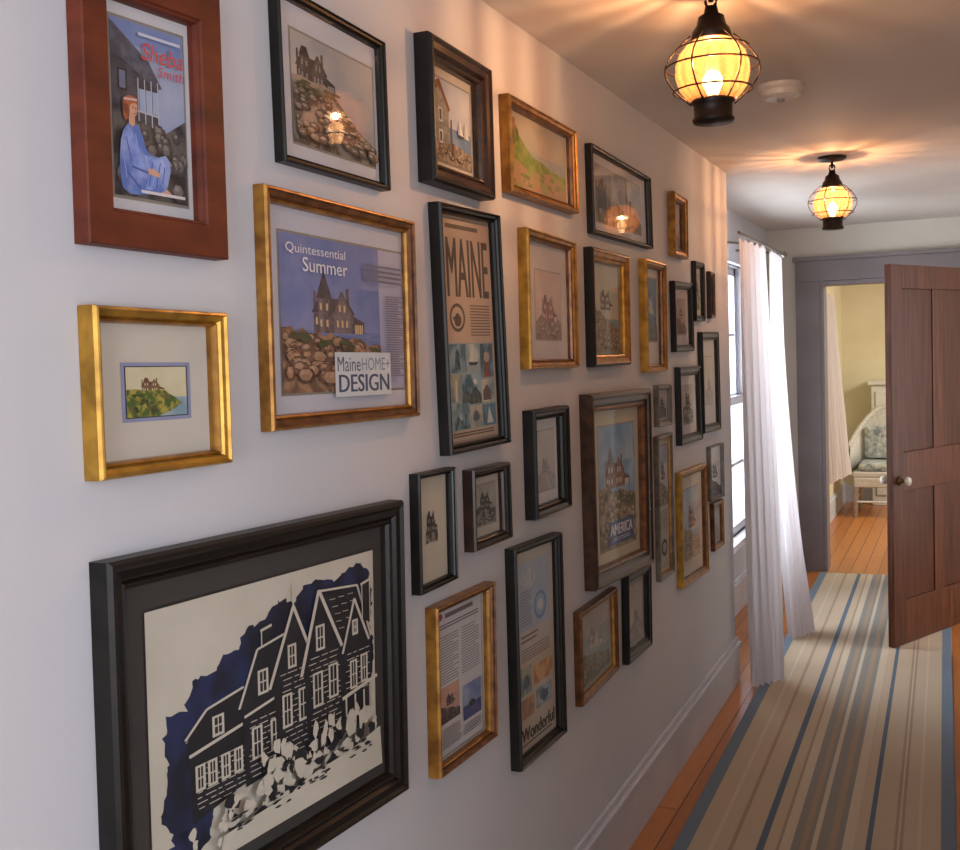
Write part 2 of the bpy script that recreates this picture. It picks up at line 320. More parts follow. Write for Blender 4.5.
def art_maine(a):
    bg=paint('#b39c88','#bda893',8); a.rect(0,0,1,1,bg); dk=paint('#3b3430'); 
    a.lines(.15,.02,.9,.045,1,paint('#5c5048'),.8)
    a.text('MAINE',.15,.08,.93,.345,dk,0,.007)
    a.circle(.3,.44,.14,.065,paint('#4c4238')); a.circle(.3,.44,.11,.05,bg); a.blob(.3,.45,.07,.03,paint('#4c4238'))
    a.lines(.54,.38,.93,.53,11,paint('#6a5a50'))
    a.rect(.11,.555,.96,.955,paint('#8fa3a8'))
    W='#c9cfcc';D='#1f3440'
    def cell(u0,v0,u1,v1,c,c2): 
        a.rect(u0,v0,u1,v1,rough(c,c2,22)); return lambda u,v:(u0+(u1-u0)*u,v0+(v1-v0)*v)
    t=cell(.12,.56,.42,.69,'#3c6478','#7ba3b5'); a.poly([t(.3,.9),t(.35,.3),t(.5,.15),t(.6,.35),t(.65,.9)],rough(D,'#48606a',60))
    t=cell(.43,.56,.68,.66,'#7c9caa','#b4c0bd'); a.poly([t(.2,.8),t(.5,.1),t(.5,.8)],paint(W)); a.poly([t(.1,.85),t(.9,.85),t(.75,1),t(.2,1)],paint(D))
    t=cell(.69,.56,.95,.72,'#274a5c','#5f8ea8'); a.blob(*t(.5,.4),.06,.03,paint('#a8998a')); a.poly([t(.2,1),t(.35,.55),t(.65,.55),t(.8,1)],rough('#8b3c34','#5c3a38',60))
    t=cell(.12,.7,.3,.82,'#a4a48f','#5c7a80'); a.poly([t(.4,1),t(.45,.2),t(.6,.2),t(.65,1)],paint(W))
    t=cell(.31,.7,.68,.84,'#2c5468','#86a9b8'); a.poly([t(0,1),t(.2,.5),t(.45,.65),t(.7,.4),t(1,.7),t(1,1)],rough(D,'#4c5c50',60)); a.blob(*t(.7,.25),.04,.015,paint(W))
    t=cell(.69,.73,.95,.84,'#6c8c98','#c0c0b0'); a.poly([t(.1,.9),t(.1,.5),t(.4,.2),t(.7,.5),t(.7,.9)],paint('#5a4c44'))
    t=cell(.12,.83,.44,.95,'#48707f','#9ab4bb'); a.poly([t(.1,1),t(.3,.4),t(.5,.7),t(.8,.3),t(1,1)],rough('#22404f','#5c8494',60))
    t=cell(.45,.85,.68,.95,'#b5ad98','#7c8c88'); a.blob(*t(.5,.5),.06,.025,paint('#39505c'))
    t=cell(.69,.85,.95,.95,'#2a4a60','#5080a0'); a.poly([t(.3,.9),t(.5,.1),t(.8,.9)],paint(W))
    a.lines(.12,.965,.92,.99,2,dk)
def art_green(a):
    a.rect(0,0,1,1,paint('#b9b09c','#a8a8a0',8)); a.rect(0,.45,1,.62,paint('#8e9da2','#a3a9a6'))
    a.poly([(0,.2),(.15,.26),(.28,.4),(.4,.5),(.55,.53),(.75,.6),(1,.62),(1,.85),(0,.85)],rough('#6f8a3c','#8c9a50',40))
    a.poly([(0,.6),(.15,.63),(.3,.72),(.5,.7),(.7,.66),(1,.72),(1,1),(0,1)],rough('#b08a70','#8f9a58',35))
    a.blob(.1,.3,.08,.12,rough('#4d5c2c','#6c7a3c',60)); a.rect(.04,.08,.12,.24,paint('#8a6a50'))
    for i in range(14): a.blob(.08+.8*a.rnd.random(),.72+.2*a.rnd.random(),.05,.03,rough(['#a88c78','#7f8f48','#b89a80'][i%3],'#6c7a40',60),8,.35)
def art_wide(a):
    a.rect(0,0,.3,1,rough('#3c3c38','#85827a',30)); a.poly([(.0,.0),(.3,.0),(.3,.35),(.15,.2),(0,.3)],paint('#8c96a4'))
    a.poly([(.04,.75),(.04,.4),(.12,.22),(.22,.42),(.22,.75)],paint('#23262a')); a.rect(.33,0,.64,1,paint('#8692a2','#b6bcc4',14)); a.poly([(.33,.75),(.45,.55),(.64,.7),(.64,1),(.33,1)],rough('#4c463e','#7c7466',40))
    boulders(a,'#4c463e','#8a8274',lambda u:.78,10,.38,.6,size=.6)
    a.rect(.67,0,1,1,paint('#9aa4b2','#c2c6cc',14)); a.poly([(.67,.7),(.85,.6),(1,.8),(1,1),(.67,1)],rough('#57544c','#77746a',50)); a.rect(.72,.4,.76,.7,paint('#6a4c3c'))
def art_pink(a):
    a.rect(0,0,1,1,paint('#a79690','#b8a9a6',12)); a.poly([(0,.75),(.3,.6),(.7,.62),(1,.75),(1,1),(0,1)],rough('#8a7468','#6c5c58',40))
    house(a,.25,.72,.45,.38,rough('#8b5b52','#74504c',60),paint('#6c4a48'),paint('#c9b8a8')); boulders(a,'#7a6860','#a08c80',lambda u:.75,20,size=.8)
def mk(**k): return lambda a: scene(a,**k)
def art_doc(a):
    a.rect(0,0,1,1,paint('#c4c2c6','#cdcbce',8)); a.lines(.2,.03,.95,.07,1,paint('#6a5560'),.8); a.circle(.1,.04,.05,.025,paint('#8b2f38'))
    a.lines(.08,.1,.95,.14,2,paint('#4c4a5a')); a.lines(.08,.18,.48,.52,18,paint('#8a8890')); a.lines(.54,.18,.95,.52,18,paint('#8a8890'))
    sub=a.r; A_,B_,C_,D_=sub;w=C_-A_;h=D_-B_
    a.r=(A_+w*.08,B_+h*.53,A_+w*.48,B_+h*.78); scene(a,'#a9848a','#c89a80','#3c3236','#6b5650','#30282c','#241f24','#c9a070',seed=4,nb=14)
    a.r=(A_+w*.54,B_+h*.6,A_+w*.95,B_+h*.85); a.n+=2; a.rect(0,0,1,1,paint('#6878a4','#98a0bc')); a.rect(0,.6,1,1,paint('#3c4c80')); a.blob(.5,.6,.2,.1,paint('#2c2c38'))
    a.r=sub; a.lines(.08,.82,.48,.96,8,paint('#8a8890')); a.lines(.54,.88,.95,.96,4,paint('#8a8890'))
def art_wonder(a):
    a.rect(0,0,1,1,paint('#b5a999','#bfb4a6',8)); a.rect(.12,.05,.9,.4,paint('#93a0b4','#a9b0ba',10))
    a.blob(.4,.14,.18,.05,rough('#b8bcc0','#9aa4ac',50)); a.circle(.66,.3,.16,.075,paint('#5f80aa')); a.circle(.66,.3,.12,.055,paint('#8aa3bf')); a.blob(.66,.3,.07,.03,paint('#c0c4c4'))
    a.lines(.17,.2,.45,.38,12,paint('#7b8090'))
    a.lines(.17,.42,.6,.47,2,paint('#6d5648')); a.lines(.17,.49,.9,.56,5,paint('#7a6c62'))
    a.rect(.12,.58,.4,.72,rough('#6c8490','#a0a890',30)); a.rect(.45,.6,.92,.7,rough('#b07444','#d0a878',30)); a.rect(.14,.74,.45,.84,rough('#b88860','#8a705c',30)); a.rect(.5,.73,.9,.83,rough('#60788f','#a0b0b8',30))
    a.blob(.7,.78,.12,.03,paint('#44586a')); a.blob(.26,.66,.08,.03,paint('#4c6070'))
    a.text('Wonderful',.13,.885,.95,.955,paint('#2c2a2c'),0,.009); a.lines(.14,.965,.9,.985,1,paint('#5a5450'))
def art_mag(a):
    scene(a,'#6c96c0','#9ab6cc','#6c6252','#a59a80','#7a5c50','#4a3c38','#e0dccc','#4c7aa4','#5a6c34',.18,.5,.5,.26,.06,.5,12,True,40)
    a.rect(.2,.78,.88,.97,paint('#35578a')); a.text('AMERICA',.24,.805,.85,.895,paint('#d6d8dc'),0,.006); a.lines(.3,.915,.78,.95,2,paint('#aeb8c8'))
def art_faint(a):
    a.rect(0,0,1,1,paint('#a9abb0','#b8babd',10)); a.poly([(0,.75),(.5,.6),(1,.78),(1,1),(0,1)],rough('#8b8a8a','#a3a2a2',50)); house(a,.35,.7,.3,.25,paint('#8a888a'),paint('#7c7a7e'),paint('#b0b0b0'))
def art_etch(a):
    a.poly([(.1,.95),(.1,.7),(.2,.62),(.3,.6),(.5,.58),(.7,.62),(.8,.7),(.95,.8),(.9,.97),(.5,.93)],rough('#2e2a24','#8c867a',70)); house(a,.2,.7,.55,.5,paint('#38352f'),paint('#2c2a28'),paint('#a8a290')); a.blob(.8,.78,.12,.09,rough('#36332c','#6c675c',90))
def art_etch2(a):
    a.rect(0,0,1,1,paint('#8e8c8a','#a5a29c',20)); a.poly([(0,.6),(.2,.52),(.5,.5),(.7,.58),(1,.65),(1,1),(0,1)],rough('#2a2826','#7f7b74',50)); house(a,.25,.6,.45,.42,paint('#2d2b2b'),paint('#232324'),paint('#a5a29c')); boulders(a,'#3a3836','#86827a',lambda u:.66,16)
def art_longcard(a):
    a.rect(0,0,1,1,paint('#b3aea2')); sub=a.r; A_,B_,C_,D_=sub;h=D_-B_
    a.r=(A_,B_,C_,B_+h*.5); scene(a,'#8d9cae','#b4b8b6','#5c5c50','#8b8878','#5c4c44','#3e3838','#c8c4b4',seed=21,nb=16); a.r=sub
    a.lines(.1,.54,.9,.7,8,paint('#8a857a')); a.circle(.5,.85,.3,.07,paint('#2e2f38')); a.circle(.5,.85,.2,.045,paint('#9b9a9a'))
def art_big(a):
    ink=mat('#13141b','#1a1b25',40,PR); nav=mat('#0b1026','#1b2752',14,PR,detail=12,lo=.42,hi=.58); cr=mat('#c2bcae','#cbc5b8',6,PR)
    a.rnd=random.Random(11)
    a.rect(0,0,1,1,cr)
    top=[(.05,.52),(.06,.4),(.12,.4),(.16,.3),(.24,.3),(.27,.24),(.33,.25),(.36,.17),(.43,.17),(.5,.1),(.57,.13),(.62,.07),(.7,.06),(.78,.09),(.86,.05),(.93,.05),(.975,.09),(.985,.25),(.97,.35),(1.0,.42),(.98,.6),(.93,.66),(.8,.6),(.5,.66),(.32,.76),(.22,.82),(.2,.92),(.12,.98),(.05,.95),(.07,.84),(.03,.76),(.06,.64)]
    fine=[]
    for i,p in enumerate(top):
        q=top[(i+1)%len(top)]; L=math.hypot(q[0]-p[0],q[1]-p[1]); k=max(1,int(L/.014))
        for j in range(k):
            f=j/k; am=.011 if a.rnd.random()<.7 else .026
            fine.append((min(.995,p[0]+(q[0]-p[0])*f+(a.rnd.random()-.5)*am),p[1]+(q[1]-p[1])*f+(a.rnd.random()-.5)*am))
    a.poly(fine,nav)
    for i in range(14): 
        u=.05+.4*a.rnd.random(); a.line((u,.36+.5*(.45-u)),(u+.02,.35+.5*(.45-u)),.0025,cr)
    def wall(pts,mt=ink): a.poly(pts,mt)
    def edge(ps,w=.012):
        for p,q in zip(ps[:-1],ps[1:]): a.line(p,q,w*.8,cr)
    def siding(u0,v0,u1,v1,n,d=0):
        for i in range(n):
            y=v0+(v1-v0)*(i+.5)/n; x=u0+a.rnd.random()*.02
            while x<u1-.01:
                e=min(x+.012+.035*a.rnd.random(),u1); a.line((x,y),(e,y+d*(e-x)),.0035,cr); x=e+.006+.012*a.rnd.random()
    def win(u,v,w,h):
        a.rect(u-.005,v-.005,u+w+.005,v+h+.005,cr); a.rect(u+.004,v+.004,u+w/2-.002,v+h/2-.003,ink); a.rect(u+w/2+.002,v+.004,u+w-.004,v+h/2-.003,ink)
        a.rect(u+.004,v+h/2+.003,u+w/2-.002,v+h-.006,ink); a.rect(u+w/2+.002,v+h/2+.003,u+w-.004,v+h-.006,ink)
    wall([(.13,.5),(.2,.43),(.34,.4),(.36,.78),(.14,.84)]); edge([(.12,.515),(.2,.43),(.345,.4)]); siding(.15,.62,.35,.8,9)
    edge([(.13,.58),(.35,.54)],.016); 
    for x in (.155,.2,.25,.3): win(x,.63,.026,.09)
    win(.22,.47,.035,.07)
    wall([(.42,.3),(.42,.2),(.46,.19),(.46,.3)]); edge([(.415,.2),(.465,.19)],.014); edge([(.42,.3),(.42,.2)],.006)
    wall([(.33,.45),(.4,.27),(.5,.25),(.54,.78),(.34,.8)]); edge([(.32,.48),(.4,.27),(.52,.245)]); edge([(.34,.52),(.53,.48)],.014); siding(.35,.54,.52,.78,11)
    for x in (.37,.45): win(x,.58,.035,.12)
    win(.4,.36,.035,.09)
    wall([(.46,.42),(.56,.15),(.63,.35),(.64,.78),(.48,.78)]); edge([(.445,.45),(.56,.14),(.64,.36)],.016); a.line((.56,.15),(.56,.05),.007,cr); a.line((.54,.085),(.58,.08),.007,cr)
    siding(.49,.4,.63,.76,15); win(.53,.3,.03,.09); win(.5,.5,.035,.13); win(.575,.5,.035,.13)
    wall([(.6,.36),(.68,.1),(.88,.13),(.95,.38),(.94,.78),(.62,.8)]); 
    wall([(.6,.42),(.68,.12),(.78,.36),(.79,.8),(.61,.8)]); edge([(.585,.45),(.68,.105),(.795,.385)],.018); edge([(.68,.11),(.885,.135),(.96,.39)],.012)
    siding(.62,.38,.78,.76,16); win(.66,.26,.035,.1); win(.64,.46,.04,.14); win(.72,.45,.04,.14)
    for i in range(5):
        for j in range(3): 
            u=.72+.05*j+.012*i+a.rnd.random()*.01; edge([(u,.16+.035*i),(u+.03,.163+.035*i)],.0035)
    wall([(.8,.4),(.86,.2),(.93,.38)]); edge([(.79,.42),(.86,.19),(.94,.4)],.014); win(.85,.29,.022,.06)
    siding(.8,.42,.94,.62,8); win(.83,.47,.03,.12); win(.89,.46,.03,.12)
    wall([(.9,.3),(.9,.13),(.945,.12),(.945,.32)]); edge([(.893,.135),(.95,.122)],.014); edge([(.9,.3),(.9,.13)],.006); edge([(.945,.32),(.945,.13)],.006)
    edge([(.78,.62),(.98,.58)],.02)
    for x in (.8,.85,.9,.95): a.line((x,.62),(x,.78),.009,cr)
    for i in range(110):
        u=.24+.72*a.rnd.random(); v=.75+.17*a.rnd.random()
        v-= .06*max(0,(u-.5)); a.blob(min(u,.95),v,.012+.018*a.rnd.random(),.016+.026*a.rnd.random(),cr if i%5<3 else ink,9,.5)
    for i in range(22):
        u=.36+.56*a.rnd.random(); v=.68+.08*a.rnd.random()
        a.blob(u,v,.014,.034,cr,8,.5)
    a.poly([(.22,.92),(.35,.91),(.5,.9),(.62,.87),(.8,.86),(.98,.82),(.99,1),(.2,1)],cr)
    for i in range(46):
        u=.25+.68*a.rnd.random(); v=.87+.06*a.rnd.random(); a.blob(u,v-.08*max(0,u-.5),.008+.013*a.rnd.random(),.005,ink,7,.5)
    for i in range(7): a.blob(.09+.16*a.rnd.random(),.84+.1*a.rnd.random(),.012,.02,cr,8,.5)

# ------------------------------------------------------------------ pictures on the wall
BLK=mat('#0e0c0b','#191512',30,.4,spec=.3); BLK2=mat('#12100e','#0a0908',60,.3,spec=.35)
CHER=mat('#6e2f1a','#4a1d10',14,.55,0,(1,.6,2),lo=.3,hi=.7,detail=8,spec=.3); WAL=mat('#3a2016','#1d100b',25,.3)
GOLD=mat('#a8772f','#7a4f1c',30,.35,.45); GOLDB=mat('#b88a34','#8a6420',30,.33,.5); BRZ=mat('#7a4f2c','#4c2c18',35,.3,.35); BRZD=mat('#4a3120','#2a1a12',35,.32,.25)
SIL=mat('#77726a','#5b564e',30,.35,.4)
CRM='#c9c2b6'; WHT='#cacad0'; LAV='#bfc0cb'; GRN='#c2bfaa'
FR=[
("wide cherry-wood frame, book cover of woman in blue robe",(66,-50),(221,-8),(228,260),(72,243),(CHER,CHER,CHER),.025,.05,WHT,(.25,.19,.77,.81),art_sheba),
("thin black frame with a cliffside house photograph on white mat",(266,-20),(386,44),(392,191),(275,162),(BLK,BLK2,BLK),.022,.014,WHT,(.15,.2,.92,.85),art_rocks),
("bronze-gold frame holding a magazine spread of a seaside mansion",(253,184),(416,222),(421,416),(260,432),(GOLD,BRZ,GOLD),.025,.024,LAV,(.115,.17,.945,.85),art_quint),
("bright gold frame with a tiny green landscape on cream mat",(77,305),(229,313),(234,463),(84,481),(GOLDB,GOLDB,GOLD),.03,.02,CRM,(.28,.35,.745,.66),art_small),
("large black frame with navy and cream woodcut of gabled house",(88,562),(406,500),(410,797),(104,965),(BLK,BLK2,BLK),.035,.042,'#3a3835',(.118,.155,.905,.865),art_big),
("heavy walnut frame with a harbour house and sailboats picture",(413,32),(493,70),(497,200),(418,182),(BLK,WAL,BRZD),.04,.042,CRM,(.25,.22,.82,.8),art_boats),
("tall black frame with a poster headed MAINE and blue collage",(427,202),(500,215),(513,443),(440,455),(BLK,BLK2,BLK),.03,.018,'#b39c88',(.08,.05,.95,.955),art_maine),
("gold frame with a green coastal hillside watercolour",(498,93),(577,132),(580,214),(502,192),(GOLD,GOLD,BRZ),.03,.022,CRM,(.08,.1,.92,.9),art_green),
("narrow black wide frame with three small shore photographs",(584,141),(651,180),(654,249),(587,233),(BLK,BLK2,BLK),.025,.014,WHT,(.12,.17,.88,.83),art_wide),
("gold frame with a small reddish house sketch on lavender mat",(517,227),(577,243),(580,367),(520,370),(GOLDB,GOLD,BRZ),.03,.024,'#b3b1b4',(.28,.27,.8,.78),art_pink),
("dark frame with gold liner around a vintage sepia house view",(583,247),(630,256),(632,364),(586,368),(BLK,GOLD,GOLDB),.03,.035,'#8f7c58',(.2,.12,.85,.88),mk(sky='#9aa39a',sky2='#b7ac8c',rock='#6c5c40',rock2='#8f7c58',wall='#5c4c3a',roof='#38302a',sea='#5c7880',hx=.25,hy=.5,hw=.4,hh=.22,level=.52,seed=31)),
("small gold frame with a brown portrait-shaped picture",(667,191),(688,199),(689,259),(668,256),(GOLD,GOLD,BRZ),.03,.03,'#6c5a48',(.2,.15,.8,.85),mk(sky='#8a7a68',sky2='#9c8a74',rock='#4c3c30',rock2='#6c5844',seed=41)),
("gold frame with a tall deep-blue picture on cream mat",(638,259),(667,264),(668,371),(640,373),(GOLDB,GOLD,BRZ),.03,.025,CRM,(.24,.15,.78,.72),mk(sky='#3c5878',sky2='#5c7c98',rock='#3c4038',rock2='#5c6450',wall='#b0a898',roof='#48444c',sea='#2c4c6c',seed=51)),
("black frame with a small brown house picture on white mat",(669,281),(693,283),(695,351),(671,352),(BLK,BLK2,BLK),.022,.026,'#b5acb4',(.3,.25,.75,.75),mk(sky='#8f8078',sky2='#a39488',rock='#5c4438',rock2='#7c6454',seed=61)),
("small black frame with a greyish print",(691,261),(705,263),(706,321),(692,322),(BLK,BLK2,BLK),.02,.024,'#a8a4a8',(.28,.2,.75,.8),art_etch2),
("small brown frame with a dark sepia print",(706,271),(715,273),(716,318),(707,319),(WAL,BRZ,WAL),.02,.02,'#8f8478',(.25,.2,.8,.8),art_etch2),
("black frame with a pale lavender matted print",(697,332),(719,332),(722,430),(700,433),(BLK,BLK2,BLK),.022,.035,'#b2adbd',(.3,.25,.75,.72),art_faint),
("thick black frame with a small grey house print",(674,367),(701,366),(704,440),(676,445),(BLK,BLK2,BLK),.024,.035,'#b2b0b8',(.3,.25,.75,.75),art_etch2),
("chunky black frame with a faint pencil sketch on pale mat",(522,411),(570,405),(573,507),(525,520),(BLK,BLK2,BLK),.035,.028,WHT,(.26,.22,.8,.78),art_faint),
("large carved dark-bronze frame around a magazine cover with blue sky",(578,395),(652,388),(655,567),(585,587),(BRZD,WAL,BRZ),.04,.055,GRN,(.23,.18,.84,.84),art_mag),
("small pewter frame with a grey square print",(653,385),(672,384),(673,425),(654,427),(SIL,SIL,SIL),.02,.02,'#a8a7a2',(.25,.2,.8,.8),art_etch2),
("slim pewter frame with a long card and dark round emblem",(653,437),(673,432),(675,572),(656,582),(SIL,SIL,GOLD),.02,.018,'#b0aa9a',(.18,.08,.86,.92),art_longcard),
("gold frame with a blue seaside view on cream mat",(675,473),(707,463),(710,573),(677,587),(GOLDB,GOLD,BRZ),.025,.028,'#bdb6aa',(.24,.18,.82,.8),mk(sky='#8ea4b8',sky2='#b7bfc0',rock='#8c8068',rock2='#a89c84',sea='#7c98ac',seed=71)),
("small pale frame with a white and dark rocky photograph",(706,447),(724,443),(725,497),(708,501),(SIL,SIL,SIL),.02,.008,'#c6c6cc',(.06,.05,.95,.95),mk(sky='#b9bec8',sky2='#cdd0d4',rock='#24262c',rock2='#3c3e44',wall='#4c4c54',hy=.6,level=.6,seed=81)),
("small copper-toned frame with a pale house print",(709,503),(724,499),(725,545),(711,551),(BRZ,GOLD,BRZ),.02,.024,'#aaa8b0',(.25,.2,.8,.8),art_faint),
("thin black frame with a tiny house etching on cream mat",(409,474),(457,467),(459,578),(411,596),(BLK,BLK2,BLK),.025,.012,'#c2bcac',(.31,.27,.7,.64),art_etch),
("dark reddish-brown frame with a small grey house engraving",(462,470),(511,462),(514,538),(464,552),(WAL,BLK,WAL),.03,.022,'#bab5ab',(.25,.24,.8,.74),art_etch2),
("antique gold frame with a printed newsletter page",(425,608),(497,581),(498,737),(428,778),(GOLD,BRZ,GOLD),.03,.017,'#c0bec2',(.12,.06,.9,.93),art_doc),
("tall black frame with a travel poster reading Wonderful",(504,548),(563,533),(568,733),(511,770),(BLK,BLK2,BLK),.03,.018,'#b8ad9f',(.09,.045,.94,.96),art_wonder),
("thin bronze frame with a grey shoreline picture",(573,612),(618,587),(620,668),(575,708),(BRZ,BRZ,GOLD),.025,.02,'#a3a49c',(.12,.12,.88,.88),mk(sky='#8e979a',sky2='#a9acaa',rock='#6c6c60',rock2='#8c8a7c',wall='#b0aeaa',roof='#7a7a7c',sea='#7a8a90',seed=91)),
("small black frame with a misty grey picture",(621,574),(652,563),(653,645),(622,665),(BLK,BLK2,BLK),.025,.034,'#9a9ea0',(.25,.18,.8,.82),art_faint),
]
for (lab,TL,TR,BR,BL,mm,h,mw,matc,prr,art) in FR:
    raw=[Vector(unproj(*TL,0.0)),Vector(unproj(*TR,h)),Vector(unproj(*BR,h)),Vector(unproj(*BL,0.0))]
    c=sum(raw,Vector((0,0)))/4
    ex=((raw[1]-raw[0])+(raw[2]-raw[3]))/2; ey=((raw[3]-raw[0])+(raw[2]-raw[1]))/2
    W=ex.length;H=ey.length
    al=math.atan2(ex.y,ex.x); be=math.atan2(ey.x,-ey.y); ang=(al+be)/2*0.6
    exr=Vector((math.cos(ang),math.sin(ang)))*W; eyr=Vector((math.sin(ang),-math.cos(ang)))*H
    rc=[c-exr/2-eyr/2,c+exr/2-eyr/2,c+exr/2+eyr/2,c-exr/2+eyr/2]
    L=.55
    q=[a*L+b*(1-L) for a,b in zip(raw,rc)]
    def M(s,t,x,q=q):
        p=q[0]*(1-s)*(1-t)+q[1]*s*(1-t)+q[2]*s*t+q[3]*(1-s)*t
        return Vector((x,p.x,p.y))
    org=Vector((0,c.x,c.y))
    E=empty('picture_frame',org,lab,'picture frame',group='framed pictures on the hallway wall')
    sx=mw/W; sy=mw/H
    b=B(org)
    prof=[(0,0.0005,0),(0,h*.8,0),(.1,h*.97,0),(.22,h,0),(.34,h*.86,1),(.6,h*.8,1),(.74,h*.6,1),(.82,h*.68,2),(.93,h*.6,2),(1,h*.4,2),(1,0.002,2)]
    if mm[0] is CHER: prof=[(0,0.0005,0),(0,h*.92,0),(.03,h,0),(.86,h*.97,0),(.9,h*.85,1),(.96,h*.8,1),(1,h*.5,2),(1,0.002,2)]
    rings=[]
    for (i,x,mi) in prof:
        a_=i*sx;b_=i*sy
        rings.append([M(a_,b_,x),M(1-a_,b_,x),M(1-a_,1-b_,x),M(a_,1-b_,x)])
    for k in range(len(rings)-1):
        for j in range(4):
            b.face([rings[k][j],rings[k][(j+1)%4],rings[k+1][(j+1)%4],rings[k+1][j]],mm[prof[k+1][2]])
    b.obj('frame_moulding',E)
    b=B(org); e=.97
    g=[(sx*e,sy*e),(1-sx*e,sy*e),(1-sx*e,1-sy*e),(sx*e,1-sy*e)]
    mb=mat(matc,None,5,.85)
    b.face([M(s,t,.004) for s,t in g],mb)
    s0,t0,s1,t1=prr
    if art not in (art_etch,):
        bx=.004/W;by=.004/H
        b.face([M(s0-bx,t0-by,.0043),M(s1+bx,t0-by,.0043),M(s1+bx,t1+by,.0043),M(s0-bx,t1+by,.0043)],mat('#8a857c' if matc!='#3a3835' else '#1c1b1a'))
    b.obj('mat_board',E)
    A=Art(M,prr,.0047,org); art(A); A.b.obj('print',E)
    b=B(org); gx=h*.38+.003
    gx=max(gx,A.x+A.n*DX+.001)
    b.face([M(s,t,gx) for s,t in g][::-1],GLASS); b.obj('glass_pane',E)

# ------------------------------------------------------------------ room shell
CZ=2.36; YE=5.13
WALL=mat('#cacacf','#c3c4cb',1.5,.75,bump=.02); WALLW=mat('#d2ccc0','#cbc5b9',2,.8); CEIL=mat('#cbc3bb','#c4bcb4',1.5,.85)
TRIM=mat('#c9cad2','#bfc0ca',4,.4); TAUPE=mat('#7d7476','#706869',4,.5); CREAM=mat('#d8cfb0','#cfc6a6',3,.8)
S=dict(kind='structure')
b=B(); b.box((-.45,-1.5,0),(0,YE,CZ),WALL); b.obj('wall_left',**S)
b=B()
x0,x1=-.45,-.25
b.box((x0,YE,0),(x1,5.55,CZ),WALL); b.box((x0,6.95,0),(x1,7.85,CZ),WALL); b.box((x0,5.55,0),(x1,6.95,.45),WALL); b.box((x0,5.55,2.05),(x1,6.95,CZ),WALL)
b.obj('wall_window',**S)
b=B(); b.box((-.45,7.85,0),(.1,8.0,CZ),WALLW); b.box((.9,7.85,0),(3.3,8.0,CZ),WALLW); b.box((.1,7.85,1.99),(.9,8.0,CZ),WALLW); b.obj('wall_far',**S)
b=B(); b.box((1.12,1.3,0),(1.25,5.85,CZ),WALLW); b.box((1.12,6.75,0),(1.25,7.85,CZ),WALLW); b.box((1.12,5.85,1.98),(1.25,6.75,CZ),WALLW); b.obj('wall_right',**S)
b=B(); b.box((3.2,-1.5,0),(3.3,7.85,CZ),WALL); b.obj('wall_east',**S)
b=B(); b.box((-.45,-1.6,0),(3.3,-1.5,CZ),WALL); b.obj('wall_back',**S)
b=B(); b.box((-.25,8.0,0),(-.1,11.35,CZ),CREAM); b.obj('wall_bedroom_side',**S)
b=B(); b.box((-.25,11.35,0),(3.3,11.45,CZ),CREAM); b.obj('wall_bedroom_end',**S)
b=B(); b.box((3.2,8.0,0),(3.3,11.35,CZ),CREAM); b.obj('wall_bedroom_east',**S)
b=B(); b.box((-.45,-1.6,CZ),(3.3,11.45,CZ+.1),CEIL); b.obj('ceiling',**S)
def floor_mat():
    m=bpy.data.materials.new('pine_boards'); m.use_nodes=True; nt=m.node_tree; bs=nt.nodes['Principled BSDF']
    tc=nt.nodes.new('ShaderNodeTexCoord'); mp=nt.nodes.new('ShaderNodeMapping'); mp.inputs['Rotation'].default_value=(0,0,math.pi/2)
    br=nt.nodes.new('ShaderNodeTexBrick'); br.inputs['Color1'].default_value=lin('#cf8646'); br.inputs['Color2'].default_value=lin('#bc7236'); br.inputs['Mortar'].default_value=lin('#6c3c1c')
    br.inputs['Scale'].default_value=1; br.inputs['Mortar Size'].default_value=.003; br.inputs['Brick Width'].default_value=2.4; br.inputs['Row Height'].default_value=.09
    nz=nt.nodes.new('ShaderNodeTexNoise'); nz.inputs['Scale'].default_value=8; mp2=nt.nodes.new('ShaderNodeMapping'); mp2.inputs['Scale'].default_value=(8,.6,1)
    mx=nt.nodes.new('ShaderNodeMix'); mx.data_type='RGBA'; mx.blend_type='MULTIPLY'; mx.inputs[0].default_value=.35
    nt.links.new(tc.outputs['Object'],mp.inputs[0]); nt.links.new(mp.outputs[0],br.inputs['Vector']); nt.links.new(tc.outputs['Object'],mp2.inputs[0]); nt.links.new(mp2.outputs[0],nz.inputs['Vector'])
    nt.links.new(br.outputs['Color'],mx.inputs[6]); nt.links.new(nz.outputs['Fac'],mx.inputs[7]); nt.links.new(mx.outputs[2],bs.inputs['Base Color'])
    bs.inputs['Roughness'].default_value=.3; return m
b=B(); b.box((-.45,-1.6,-.1),(3.3,11.45,0),floor_mat()); b.obj('floor',**S)
def baseb(name,a,side):
    b=B(); x,y0,y1=a
    b.box((min(x,x+side*.018),y0,0),(max(x,x+side*.018),y1,.17),TRIM); b.box((min(x,x+side*.026),y0,.17),(max(x,x+side*.026),y1,.19),TRIM); b.box((min(x,x+side*.012),y0,.19),(max(x,x+side*.012),y1,.21),TRIM)
    b.obj(name,bevel=.003,**S)
baseb('baseboard_left',(0,-1.5,YE),1)
baseb('baseboard_window',(-.25,YE,7.85),1)
baseb('baseboard_right',(1.12,1.3,5.84),-1)
baseb('baseboard_bedroom',(-.1,8.0,11.35),1)
b=B(); b.box((-.1,11.33,0),(3.2,11.35,.17),TRIM); b.obj('baseboard_end',**S)
b=B()
b.box((-.06,7.815,0),(.1,7.849,1.99),TAUPE); b.box((.9,7.815,0),(1.04,7.849,1.99),TAUPE); b.box((-.06,7.812,1.992),(1.04,7.849,2.13),TAUPE); b.box((-.075,7.8,2.132),(1.055,7.849,2.16),TAUPE)
